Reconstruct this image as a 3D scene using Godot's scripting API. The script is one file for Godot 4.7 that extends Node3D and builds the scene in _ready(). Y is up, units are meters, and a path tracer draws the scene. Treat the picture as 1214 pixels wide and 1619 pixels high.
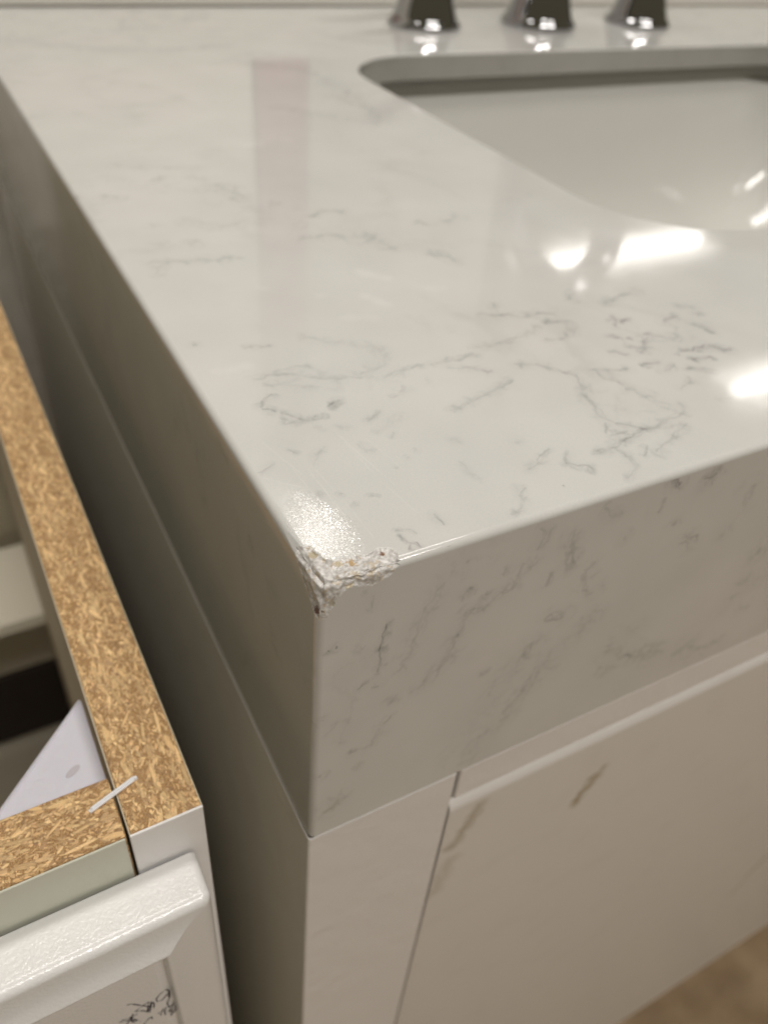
extends Node3D

# Axes: the origin is the (unbroken) top corner of the stone counter; x runs right along its front edge, -z runs back along its left edge, y is up. Metres.
const H := 0.097            # height of the stone apron
const SLAB := 0.015         # thickness of the slab at the sink opening
const R := 0.0019           # rounding of the stone's edges
const BACK := -0.566        # where the counter meets the backsplash
const LONG := 1.25          # length of the counter
const BLOCK := 0.045        # size of the finely meshed corner
const TOP_W := 0.48         # metres covered by the top's texture
const CUT := [0.192, 0.628, -0.4075, -0.110]   # sink opening: x from, x to, z back, z front
const FLOOR := -0.87

const TOP_VEINS := [
	[1.08,0.60,0,17.1,65.3,14.1,63.1,12.5,60.7,13.9,59.9,15,58.2],
	[0.92,0.85,0,16.3,57.4,17.9,54.7,19.5,52.4,21.9,51.7,25,51.9],
	[0.91,0.50,0,16.3,57.4,14.8,52.5,16.5,52.4,19.3,51.9],
	[1.11,0.85,0,28,55.3,30.1,56.9,31.6,57.5],
	[0.76,0.50,0,21.2,48.3,21.9,46.9,23,46.4],
	[1.07,0.30,0,26.1,47.4,29.2,45.7],
	[1.65,0.30,0,15.1,74.1,19.7,74.4,26.2,72.3,34.7,67.7,42.1,65.9],
	[1.00,0.38,0,21.9,75.2,27.3,75.6,31.6,75],
	[1.29,0.27,0,16.3,70.4,24.3,67.7,29.2,64.2,33.3,61.7],
	[1.57,0.33,0,36.4,90.1,40.8,85.8,51.8,79.2,53,72.4,46.2,66.5,42.1,65.9],
	[1.24,0.36,0,47.2,63,56.8,64.9,64.7,64.8,70.7,64.4,77.3,64.9],
	[1.33,0.30,1,50.5,57.1,48.3,54.3,44.9,54],
	[1.10,0.42,0,38.5,49.3,34.8,46.9,33.9,45.8],
	[1.40,0.28,0,42.1,45.6,37.5,43,33.8,41.3],
	[0.92,0.40,0,37.9,39.6,36.1,37.5],
	[0.58,0.60,0,11.2,42.4,12.9,40.4],
	[1.01,0.30,0,20.1,40.2,18,38.9,15.5,36.5,14.8,34.8],
	[0.83,0.45,1,6.3,38.7,3.1,36.8,1.9,36.6],
	[1.19,0.22,0,28,38.6,28.5,34.6],
	[0.90,0.40,0,38.7,31.3,39.5,31.3],
	[0.89,0.35,0,35.3,29.8,36.3,29.9],
	[0.73,0.40,0,31.2,27.3,31.8,26.8],
	[0.82,0.60,0,15.4,23.6,16,23.1],
	[0.82,0.40,0,11.2,24.9,11.6,24.7],
	[0.81,0.50,0,17.4,19.8,16,18.8],
	[0.55,0.50,0,21,20.6,22.2,20.5,23.5,19.5],
	[0.82,0.60,0,31.2,9.9,31.3,7.6,31.6,5.8],
	[0.66,0.45,0,21.1,7.9,22.5,7.9,24.1,7.4,24.5,5.6],
	[0.65,0.95,1,21.1,6.4,21.8,4.2,23.1,3.4,23.6,1.8],
	[0.52,0.90,1,22,3.7,21,1.9],
	[1.62,0.50,0,92.9,84.4,96.9,82.1,104.5,79.4,111.8,79.5,115.4,77.4],
	[1.22,0.35,0,101.3,89.9,96.9,82.1],
	[1.21,0.65,0,107.5,73.6,113.3,73.3,117,70.3,115.3,67.5,112.7,65.5],
	[1.37,0.45,0,112.7,65.5,106.7,63.5,102.1,65.2],
	[1.38,0.35,0,104.3,72.2,100.5,69],
	[1.33,0.35,0,79.2,69.2,84.5,67.3,94.8,68.7,101.1,70.5],
	[1.45,0.30,0,66.6,64.5,72.3,65.3,77.8,64],
	[1.42,0.25,0,66.3,61.4,74.8,58.2],
	[1.24,0.40,1,74.1,57,77.2,55.2,74.7,54],
	[1.35,0.45,0,79,49.9,72.5,46.7,64.5,44.9,58.6,43.4,55.6,42.4],
	[1.41,0.50,0,84.9,55.9,90.7,53.7,93.5,49.8,98.1,44.9,96,40.1,92.5,32.8,91.4,26.5,92.8,22,96,18.3,99.5,16.4],
	[1.57,0.30,0,95.6,39.5,91.7,31.8,91.2,25.1],
	[1.34,0.45,0,90.2,23,87.6,19,93.2,18.3],
	[1.35,0.50,0,80,13.8,85.9,14.8,90.9,14.8,98.9,16.6,105.3,17.7,112.7,19.4,115.9,23.7],
	[0.84,0.80,1,96.9,17.7,98.3,16.5],
	[1.63,0.35,0,104.4,45.7,106.4,38.9,108.3,32.3,110.2,25.9,114.1,21.8],
	[1.34,0.42,0,110.3,15.1,102.6,11.9,96.8,10.4,93.9,8.2],
	[1.12,0.50,0,85.1,14,86.5,10.7,85.6,7.8],
	[0.94,0.40,0,85.7,8.8,84.7,5.7,79.9,2.2],
	[0.97,0.40,0,93.1,11.6,89.7,8.3],
	[1.09,0.45,0,73,17.5,69.7,13.2,71.3,11.2,74.1,10.6,74.2,7.9],
	[1.08,0.35,0,69.5,19.4,64.1,16.5,59.8,14.8],
	[0.80,0.60,0,80.3,13.7,81.1,13.7],
	[1.42,0.30,0,63.7,25.4,64.5,24.8],
	[1.40,0.30,0,49.3,32.3,49.9,30.9],
	[1.14,0.35,0,54.7,9.7,50,3.6,46.7,2.5],
	[1.04,0.25,0,45.7,22.9,47.1,15.8],
	[0.45,0.90,1,63.8,6.6,64,6.6],
	[1.25,0.80,1,131,65.3,132.8,66,134.7,65.8],
	[1.41,0.80,1,121.1,60,124.8,58.2],
	[1.82,0.75,1,126.7,57.2,128.2,56.6],
	[1.25,0.50,1,131.8,69.9,127.7,63.9],
	[1.44,0.60,1,133.1,56.5,137.1,54.7,139.5,51.7,142.8,53],
	[1.40,0.50,1,132.8,55,128.4,51.3,124,47.8],
	[1.38,0.50,1,124.3,52.8,127,48.6],
	[1.36,0.45,1,116.9,52.3,120.9,48.9],
	[1.16,0.95,1,121.1,43.1,126.1,42],
	[1.34,0.50,1,128.2,39.8,123.5,37.1],
	[1.62,1.00,1,137.1,45.7,139.1,44.6,143.1,44.3,149.2,42.5,152.3,40.9,152.8,39.6],
	[1.19,0.80,1,136.8,40,140.3,39.4,143.3,39.1],
	[1.19,0.70,1,134.4,43.2,134.9,43],
	[1.28,0.80,1,153.8,57.2,156,54.7,155.9,51.7,156,49.1],
	[1.31,0.70,1,158.7,62.2,161.7,59.4],
	[1.55,0.60,1,157.7,68.6,162.3,64.7],
	[1.71,0.55,1,145,61.2,153.1,62.4],
	[1.16,0.50,0,131.1,36.4,135.4,34.5,138.6,32.2],
	[1.13,0.40,0,128.6,32.6,126.8,29.8,120.9,28.9],
	[1.31,0.40,0,107.8,45.1,114.7,41.8],
	[1.77,0.40,0,153,81.3,147.2,81.3,135.4,78.2],
	[1.52,0.40,0,130.9,87.8,126.2,83.2],
	[1.11,0.30,0,127.6,20.5,132.4,19.4],
	[9.27,0.14,1,128.6,62.3,134.5,51.9,138.3,42.5,154.5,61.9],
	[7.20,0.10,0,103.6,55.3,100.6,34.9,102,21.5,112.8,23.6],
	[6.68,0.12,0,21.1,71.9,32,64.4,45.8,62.5,61.8,59.9],
	[2.20,0.20,0,21.1,242.4,35.3,237.3,53.5,232.7],
	[3.33,0.36,1,52.9,212.4,56.6,208.5,58.4,197.5,53.7,194],
	[2.14,0.30,0,30.9,221.9,37.8,225.2],
	[2.19,0.20,0,45.8,223.1,52.4,217.7],
	[1.89,0.40,0,74.1,171.2,81.8,176.7,89.7,172.5],
	[2.24,0.38,0,62.1,154.3,71.5,154.4,82.2,149.9,87.4,148.3,86.4,141.7,91.7,136.1],
	[2.04,0.60,0,85.9,149.4,88,147.6,86.9,142.1],
	[1.94,0.40,0,110.4,156.1,114.3,153],
	[2.02,0.50,0,100.1,131.8,104.7,125.3,107,119.2],
	[1.98,0.35,0,9.8,150.5,19.1,149,25.3,147,39.3,146.1],
	[1.73,0.30,0,14.9,150.8,9.2,141.4],
	[2.61,0.20,0,30.1,181,35.7,175.2,47.2,173],
	[2.95,0.25,0,19,181.3,20,178.7],
	[2.43,0.25,0,16.3,164,17.9,162.4],
	[2.48,0.25,0,27.6,162.7,29.1,161.1],
	[2.84,0.30,1,66.5,189.1,67.4,186.1],
	[1.37,0.33,0,18.5,90.2,26,89.3],
	[1.17,0.40,0,6.2,95.8,7.4,95.4],
	[2.24,0.30,0,119.9,152.6,129.2,157.8],
	[2.60,0.30,0,0,213.4,1,214],
	[2.22,0.30,0,10.3,212.1,15.1,208.8],
	[2.21,0.35,0,13.3,208.6,14.3,209],
	[11.51,0.10,0,11.4,232.1,41.5,209.7,57.5,185,83,152.6,109.6,127.1],
	[5.69,0.10,1,69.7,91.6,78.5,70.2,90.2,67.9],
	[5.78,0.25,0,13.2,474.5,49.9,446.8,93.9,434.4,135.8,443.7],
	[5.64,0.25,0,28.4,551.8,59,547,97.9,554.9],
	[5.72,0.25,0,123.1,407.5,162.8,379.8,167.8,323.9,161.8,283.3],
	[6.53,0.30,0,224.8,458.1,246.6,444.8,269.4,450.7],
	[3.43,0.30,0,158.1,319.3,157.7,307.2],
	[3.85,0.25,0,132.4,294.7,156.6,273.4],
	[3.83,0.20,0,114.9,309.3,128.4,301],
	[1.46,0.50,3,70.3,123.8,73.6,119.7,77.6,116.4],
	[1.18,0.50,3,64.4,107.6,67.1,103,68.9,100.2],
	[1.36,0.40,3,51.1,112.1,52.4,110.8],
	[1.35,0.40,3,35.9,123.2,37.2,121.4],
	[2.25,0.40,3,79.5,254.1,92.2,260.3,103.4,261.6],
	[1.32,0.35,3,51.8,97.9,59.7,93],
	[1.66,0.30,3,82.2,110,90.9,104.7],
	[1.30,0.35,3,7.8,80.2,16,81.2],
	[0.23,0.55,3,24.9,43.4,26.2,34.2,28.2,21.6],
	[0.21,0.60,3,12.9,34.3,13.1,23.8,13.5,16.7],
	[0.19,0.45,3,9.7,35.6,10.1,28.6,10.6,23.3],
	[0.25,0.50,3,2.5,35.1,5.5,31.9,9.5,28.4],
	[0.19,0.50,3,7.2,47.5,8.9,40.2,11,32.6],
	[0.17,0.50,3,11.8,10.2,9.7,5.8],
	[0.17,0.40,3,24.9,40.4,25.9,24.5,28.1,11.4],
	[0.18,0.40,3,30.4,39.6,32.8,25.4],
	[0.16,0.35,3,14.3,33,15.7,16.7,15.9,8.4],
]
const FRONT_VEINS := [
	[0.92,0.74,0,16,18,16,21.6,15.9,23.7,15.3,26.1,15.5,29.9,15.5,32.2,15.2,34],
	[0.98,0.39,0,12.2,7.5,11.7,11.3],
	[0.80,0.62,0,10.3,5.6,10.5,6.1],
	[1.00,0.62,0,4,19.7,4.2,20.4],
	[0.99,0.62,0,2.3,20.3,2.6,20.6],
	[1.05,0.27,0,10.6,22.5,10.3,23.7],
	[1.14,0.78,0,13.2,35.9,11.3,36,10.3,37.6],
	[1.76,0.39,0,14.6,38.5,16.2,39.2],
	[1.47,0.62,0,21.2,45.6,20,46.9,18.9,48.5],
	[1.51,0.39,0,19.7,53.1,18.3,55.4],
	[1.99,0.22,0,17.9,57.5,15.2,63.7],
	[0.78,0.51,0,5.4,47.7,4.1,49.4,2.7,51.1],
	[1.20,0.23,0,9.2,41,8.3,51.5,6.7,56.8],
	[1.30,0.55,0,10.4,62.5,9.8,63.4],
	[1.31,0.47,0,1.7,44.2,1.9,44.8],
	[1.28,0.47,0,2.2,67.2,1.7,68],
	[1.36,0.39,0,12.3,69.7,12.1,70.4],
	[1.72,0.28,0,28.6,11,27.8,15.4,26.1,17.1,25.5,24.3,23.3,30.1,21.6,33.3,21.6,37.4],
	[1.14,0.31,0,25.2,24.1,25.9,22.1],
	[1.90,0.33,0,51.4,13.9,49.4,16.8,49.3,21.3,46.2,20.8,43,23.3,41.2,24.8,38.4,24,37,25.1,36.3,31.4,34.7,38.6,32,42.2,27.3,47],
	[1.44,0.70,0,39.3,24.2,37.9,24.2,37.2,25.2],
	[1.26,0.70,0,36.3,30.9,36.4,31.9],
	[1.50,0.55,0,49.2,20.8,49.8,21.7],
	[1.65,0.47,0,42.1,20.3,42.7,20.2],
	[1.57,0.55,0,36.3,16.6,37.2,17.2],
	[1.22,0.39,0,46.4,13.8,45.4,15.1],
	[1.30,0.39,0,34.7,7.4,35.3,7.3],
	[3.11,0.31,0,60.9,46.6,58.6,52.4,53.9,57.8,50,62.7],
	[2.86,0.35,0,67.1,56.8,63.5,68.1,59.9,73.3,60.1,78.2,53.8,82.6,50.5,82.4],
	[2.01,0.47,0,60.5,73,59.3,73.5],
	[3.51,0.23,0,50,83,49.8,89.2,46,93.5],
	[2.85,0.43,2,7.2,82.9,5.8,85,4,86.5],
	[1.47,0.39,0,46.2,51,47.3,51.9],
	[7.48,0.09,0,35.2,8.1,28.5,6.5,42.3,10.9],
	[7.37,0.09,0,13.1,19.2,9.5,34.6,3.7,48],
	[11.09,0.09,0,52.2,60.7,48.4,84.8,40.6,89.1],
	[1.80,0.78,1,107.6,4.4,105.9,5.5,104.2,6.3],
	[1.70,0.74,1,91.9,1.8,92.8,3,94.7,5],
	[2.04,0.35,0,63.4,8.3,64.7,16.6,67.1,20.9],
	[1.36,0.47,0,64.4,14.8,64.5,16.5],
	[1.65,0.39,0,54.1,3.7,54.6,6.9,53.5,10.4],
	[1.82,0.47,0,71.8,4.2,74.1,6,76.3,7.9],
	[2.38,0.39,0,109.2,26.6,112.5,29.4],
	[2.33,0.31,0,105,26.4,109.2,26.6],
	[2.53,0.31,0,92.6,7.9,92.3,12.2],
	[3.58,0.27,0,125.1,14,125,21.2],
	[1.83,0.31,0,110.6,4.7,111.3,4.7],
	[2.28,0.43,0,64,37.3,66.3,38.6,69.9,39.8],
	[2.29,0.27,0,71.8,25.6,73.9,32.3,77.7,35.3],
	[2.78,0.27,0,78.6,43.7,77.5,51.3],
	[2.06,0.39,0,61.1,46.7,59.5,51],
	[2.53,0.31,0,66.6,58.1,72.5,59.3],
	[2.55,0.31,0,66.2,61.4,63.2,69.6],
	[3.08,0.39,0,91.8,64.6,98.3,69.6,106.2,73.6,116.8,79.6],
	[2.68,0.39,0,95.7,72.7,96.8,74.4],
	[2.88,0.20,0,93.8,59.2,102.6,61.7],
	[3.34,0.26,0,126.7,82.1,142.6,89,151.9,88],
	[3.14,0.47,0,143.5,65.5,144.6,65.4],
	[3.11,0.31,0,144.1,56.4,150.8,60.5],
	[3.71,0.35,0,147.6,44.8,147.1,47],
	[3.37,0.27,0,154.8,73.4,154.4,74.4],
	[2.17,0.31,0,98.8,18.3,100,18.5],
	[2.52,0.31,0,121.7,29.5,123.2,29.5],
	[1.99,0.31,0,82.1,17,82.8,16.6],
	[0.38,0.78,1,29.3,0,29.6,0.1],
	[0.51,0.70,1,115,0,115.4,0],
	[2.07,0.31,0,61.5,20.6,61.3,24.8],
	[2.11,0.23,0,52.9,12.1,52.3,16.9],
	[2.21,0.23,0,74.7,22.6,72.4,25],
]
const SIDE_VEINS := [
	[1.76,0.30,0,37.1,18.5,35.7,21.4],
	[1.43,0.50,0,96.2,0,93.7,0],
	[1.06,0.40,0,58.1,3.3,55.3,5.6,51.1,6.9],
	[2.20,0.25,0,25.2,39.7,21.3,44.9],
	[1.93,0.25,0,6.3,34.7,2.3,31.1],
]
const INK := [[-44.02,-127.70,-43.68,-124.16,-44.37,-122.81,-46.09,-123.59,-47.28,-125.54,-47.16,-127.50,-45.88,-127.90,-44.39,-126.32,-43.65,-125.53,-44.09,-129.42,-44.94,-131.93],[-54.16,-120.07,-53.27,-120.43,-50.82,-125.16,-48.65,-129.08],[-52.89,-126.33,-51.18,-128.28,-49.44,-131.68],[-52.75,-126.52,-51.18,-125.55,-49.15,-124.77],[-49.15,-124.77,-49.65,-127.70,-50.14,-131.15],[-49.98,-130.91,-49.04,-128.09,-48.54,-125.15],[-48.59,-125.54,-48.95,-128.21,-49.63,-131.88],[-48.86,-127.42,-48.16,-126.13,-48.05,-128.09,-48.44,-130.76],[-57.12,-128.07,-55.54,-129.45,-53.85,-131.44,-52.69,-132.66],[-56.43,-127.69,-54.52,-129.06,-52.53,-128.67],[-53.49,-127.30,-54.30,-129.85,-55.88,-132.06],[-54.24,-128.08,-54.36,-131.64,-53.58,-133.26],[-54.20,-129.06,-53.07,-133.06],[-54.57,-129.45,-53.60,-129.46],[-51.98,-137.84,-51.14,-136.36,-50.18,-135.34,-49.66,-135.15,-49.47,-137.06],[-52.48,-134.20,-52.38,-134.45],[-47.98,-135.17,-47.01,-135.60,-45.61,-135.21],[-47.29,-137.60,-46.82,-135.40,-46.16,-133.96],[-45.49,-133.97,-46.12,-136.87,-46.14,-138.77],[-44.94,-131.93,-44.74,-135.02,-43.68,-134.62,-44.41,-136.90,-45.33,-137.52,-44.53,-138.17,-42.99,-136.51],[-43.68,-134.62,-42.69,-133.18,-42.31,-132.77,-42.38,-135.47,-42.04,-135.47],[-44.83,-137.74,-44.11,-139.24,-44.86,-141.58],[-44.54,-140.08,-43.27,-139.47,-41.41,-138.23],[-43.30,-136.08,-42.30,-136.52,-43.19,-138.62,-44.82,-141.15]]


# ------------------------------------------------------------------ mesh helpers
class Sheet:
	var v := PackedVector3Array()
	var n := PackedVector3Array()
	var t := PackedVector2Array()
	var c := PackedColorArray()
	func tri(p: Array, q: Array, r: Array) -> void:   # each corner: [position, normal, uv] or with a colour; wound clockwise as seen from the side its normals point to
		var face: Vector3 = (q[0] - p[0]).cross(r[0] - p[0])
		var o := [p, q, r] if face.dot(p[1] + q[1] + r[1]) < 0.0 else [p, r, q]
		for k in o:
			v.append(k[0])
			n.append(k[1])
			t.append(k[2])
			if k.size() > 3:
				c.append(k[3])
	func quad(a: Array, b: Array, d: Array, e: Array) -> void:
		tri(a, b, d)
		tri(a, d, e)
	func flat(a: Vector3, b: Vector3, d: Vector3, e: Vector3, nn: Vector3, uv: Callable) -> void:
		quad([a, nn, uv.call(a)], [b, nn, uv.call(b)], [d, nn, uv.call(d)], [e, nn, uv.call(e)])
	func mesh(m: Material, onto: ArrayMesh = null) -> ArrayMesh:
		var out := onto if onto else ArrayMesh.new()
		var a := []
		a.resize(Mesh.ARRAY_MAX)
		a[Mesh.ARRAY_VERTEX] = v
		a[Mesh.ARRAY_NORMAL] = n
		a[Mesh.ARRAY_TEX_UV] = t
		if c.size() == v.size():
			a[Mesh.ARRAY_COLOR] = c
		out.add_surface_from_arrays(Mesh.PRIMITIVE_TRIANGLES, a)
		out.surface_set_material(out.get_surface_count() - 1, m)
		return out


func part(called: String, mesh: Mesh, parent: Node) -> MeshInstance3D:
	var o := MeshInstance3D.new()
	o.name = called
	o.mesh = mesh
	o.cast_shadow = GeometryInstance3D.SHADOW_CASTING_SETTING_ON
	parent.add_child(o, true)
	return o


func thing(called: String, label: String, category: String, at := Vector3.ZERO, turn := 0.0) -> Node3D:
	var o := Node3D.new()
	o.name = called
	o.position = at
	o.rotation.y = turn
	add_child(o, true)
	o.set_meta("label", label)
	o.set_meta("category", category)
	return o


# A box from lo to hi with its twelve edges cut back by r, so that they catch the light.
func slab(lo: Vector3, hi: Vector3, r: float, m: Material, uv_scale := 1.0, turned := false) -> ArrayMesh:
	var s := Sheet.new()
	var mid := (lo + hi) / 2.0
	var half := (hi - lo) / 2.0
	var axes := [Vector3.RIGHT, Vector3.UP, Vector3.BACK]
	for k in 3:
		var u: Vector3 = axes[(k + 1) % 3]
		var w: Vector3 = axes[(k + 2) % 3]
		var x: Vector3 = axes[k]
		var hu := half[(k + 1) % 3]
		var hw := half[(k + 2) % 3]
		var hx := half[k]
		for e in [-1.0, 1.0]:
			var c: Vector3 = mid + x * hx * e
			var uv := func(p: Vector3) -> Vector2: return Vector2(p.dot(w), p.dot(u)) * uv_scale if turned else Vector2(p.dot(u), p.dot(w)) * uv_scale
			s.flat(c - u * (hu - r) - w * (hw - r), c + u * (hu - r) - w * (hw - r), c + u * (hu - r) + w * (hw - r), c - u * (hu - r) + w * (hw - r), x * e, uv)
			# the edge between the faces x*e and u*f
			for f in [-1.0, 1.0]:
				var nn: Vector3 = (x * e + u * f).normalized()
				var a: Vector3 = mid + x * hx * e + u * (hu - r) * f
				var b: Vector3 = mid + x * (hx - r) * e + u * hu * f
				var z: Vector3 = w * (hw - r)
				s.flat(a - z, a + z, b + z, b - z, nn, uv)
	for e in [-1.0, 1.0]:
		for f in [-1.0, 1.0]:
			for g in [-1.0, 1.0]:
				var sg := Vector3(e, f, g)
				var corner := mid + half * sg
				var nn := sg.normalized()
				var a := corner - Vector3(0, f, g) * r
				var b := corner - Vector3(e, 0, g) * r
				var d := corner - Vector3(e, f, 0) * r
				s.tri([a, nn, Vector2.ZERO], [b, nn, Vector2.ZERO], [d, nn, Vector2.ZERO])
	return s.mesh(m)


# Joins loops of equal length into a smooth skin. inward: the normals point to the middle.
func loft(loops: Array, m: Material, inward := false, closed := true, cap := false) -> ArrayMesh:
	var s := Sheet.new()
	var rows := loops.size()
	var cols: int = loops[0].size()
	var mid := Vector3.ZERO
	for l in loops:
		for p in l:
			mid += p
	mid /= rows * cols
	var nrm := []
	var total := 0.0
	for i in rows:
		var line := PackedVector3Array()
		for j in cols:
			var du: Vector3 = loops[mini(i + 1, rows - 1)][j] - loops[maxi(i - 1, 0)][j]
			var dv: Vector3 = loops[i][(j + 1) % cols if closed else mini(j + 1, cols - 1)] - loops[i][(j + cols - 1) % cols if closed else maxi(j - 1, 0)]
			var c := du.cross(dv).normalized()
			line.append(c)
			total += c.dot(loops[i][j] - mid)
		nrm.append(line)
	var sign := -1.0 if (total < 0.0) != inward else 1.0
	for i in rows - 1:
		for j in (cols if closed else cols - 1):
			var k := (j + 1) % cols
			s.quad([loops[i][j], nrm[i][j] * sign, Vector2(j, i)], [loops[i][k], nrm[i][k] * sign, Vector2(j + 1, i)], [loops[i + 1][k], nrm[i + 1][k] * sign, Vector2(j + 1, i + 1)], [loops[i + 1][j], nrm[i + 1][j] * sign, Vector2(j, i + 1)])
	if cap:
		for e in ([rows - 1] if inward else [0, rows - 1]):
			var c := Vector3.ZERO
			for p in loops[e]:
				c += p
			c /= cols
			var away: Vector3 = c - mid
			for j in cols:
				var k := (j + 1) % cols
				var nn: Vector3 = (loops[e][j] - c).cross(loops[e][k] - c).normalized()
				nn *= (1.0 if nn.dot(away) > 0.0 else -1.0) * (-1.0 if inward else 1.0)
				s.tri([c, nn, Vector2.ZERO], [loops[e][j], nn, Vector2.ZERO], [loops[e][k], nn, Vector2.ZERO])
	return s.mesh(m)


func ring(centre: Vector3, r: float, count := 48) -> PackedVector3Array:
	var out := PackedVector3Array()
	for k in count:
		out.append(centre + Vector3(cos(TAU * k / count), 0, sin(TAU * k / count)) * r)
	return out


func lathe(profile: Array, m: Material) -> ArrayMesh:   # profile: [radius, height] from the bottom up
	var loops := []
	for p in profile:
		loops.append(ring(Vector3(0, p[1], 0), p[0]))
	return loft(loops, m, false, true, true)


func tube(path: Array, radii: Array, m: Material, count := 20) -> ArrayMesh:
	var loops := []
	var side := Vector3.RIGHT
	for i in path.size():
		var d: Vector3 = (path[mini(i + 1, path.size() - 1)] - path[maxi(i - 1, 0)]).normalized()
		if absf(d.dot(side)) > 0.95:
			side = Vector3.UP
		var u := (side - d * side.dot(d)).normalized()
		var w := d.cross(u)
		var l := PackedVector3Array()
		for k in count:
			l.append(path[i] + (u * cos(TAU * k / count) + w * sin(TAU * k / count)) * radii[i])
		loops.append(l)
		side = u
	return loft(loops, m, false, true, true)


# A rounded rectangle in plan, at height y; inset shrinks it on all sides.
func round_rect(inset: float, corner: float, y: float, per_corner := 14) -> PackedVector3Array:
	var out := PackedVector3Array()
	var x0: float = CUT[0] + inset
	var x1: float = CUT[1] - inset
	var z0: float = CUT[2] + inset
	var z1: float = CUT[3] - inset
	for q in [[x1 - corner, z1 - corner, 0.0], [x0 + corner, z1 - corner, 0.25], [x0 + corner, z0 + corner, 0.5], [x1 - corner, z0 + corner, 0.75]]:
		for k in per_corner + 1:
			var a: float = TAU * (q[2] + 0.25 * k / per_corner)
			out.append(Vector3(q[0] + corner * cos(a), y, q[1] + corner * sin(a)))
	return out


# ------------------------------------------------------------------ textures
func noise(seed: int, frequency: float, kind := FastNoiseLite.TYPE_SIMPLEX_SMOOTH, octaves := 4) -> FastNoiseLite:
	var f := FastNoiseLite.new()
	f.seed = seed
	f.noise_type = kind
	f.frequency = frequency
	f.fractal_octaves = octaves
	if octaves == 1:
		f.fractal_type = FastNoiseLite.FRACTAL_NONE
	return f


func noise_bytes(f: FastNoiseLite, w: int, h: int) -> PackedByteArray:
	var im := f.get_image(w, h, false, false, false)
	im.convert(Image.FORMAT_L8)
	return im.get_data()


func picture(data: PackedByteArray, w: int, h: int) -> ImageTexture:
	var im := Image.create_from_data(w, h, false, Image.FORMAT_RGB8, data)
	im.generate_mipmaps()
	return ImageTexture.create_from_image(im)


func noise_map(seed: int, frequency: float, low: Color, high: Color, size := 512, octaves := 4) -> ImageTexture:
	var f := noise(seed, frequency, FastNoiseLite.TYPE_SIMPLEX_SMOOTH, octaves)
	var im := f.get_seamless_image(size, size, false, false, 0.15, true)
	im.convert(Image.FORMAT_L8)
	var b := im.get_data()
	var d := PackedByteArray()
	d.resize(size * size * 3)
	for i in b.size():
		var c := low.lerp(high, b[i] / 255.0)
		d[i * 3] = int(c.r * 255.0)
		d[i * 3 + 1] = int(c.g * 255.0)
		d[i * 3 + 2] = int(c.b * 255.0)
	return picture(d, size, size)


func normal_map(seed: int, frequency: float, strength: float, size := 512, octaves := 4) -> ImageTexture:
	var f := noise(seed, frequency, FastNoiseLite.TYPE_SIMPLEX_SMOOTH, octaves)
	var im := f.get_seamless_image(size, size, false, false, 0.15, true)
	im.convert(Image.FORMAT_RGBA8)
	im.bump_map_to_normal_map(strength)
	im.generate_mipmaps()
	return ImageTexture.create_from_image(im)


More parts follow.
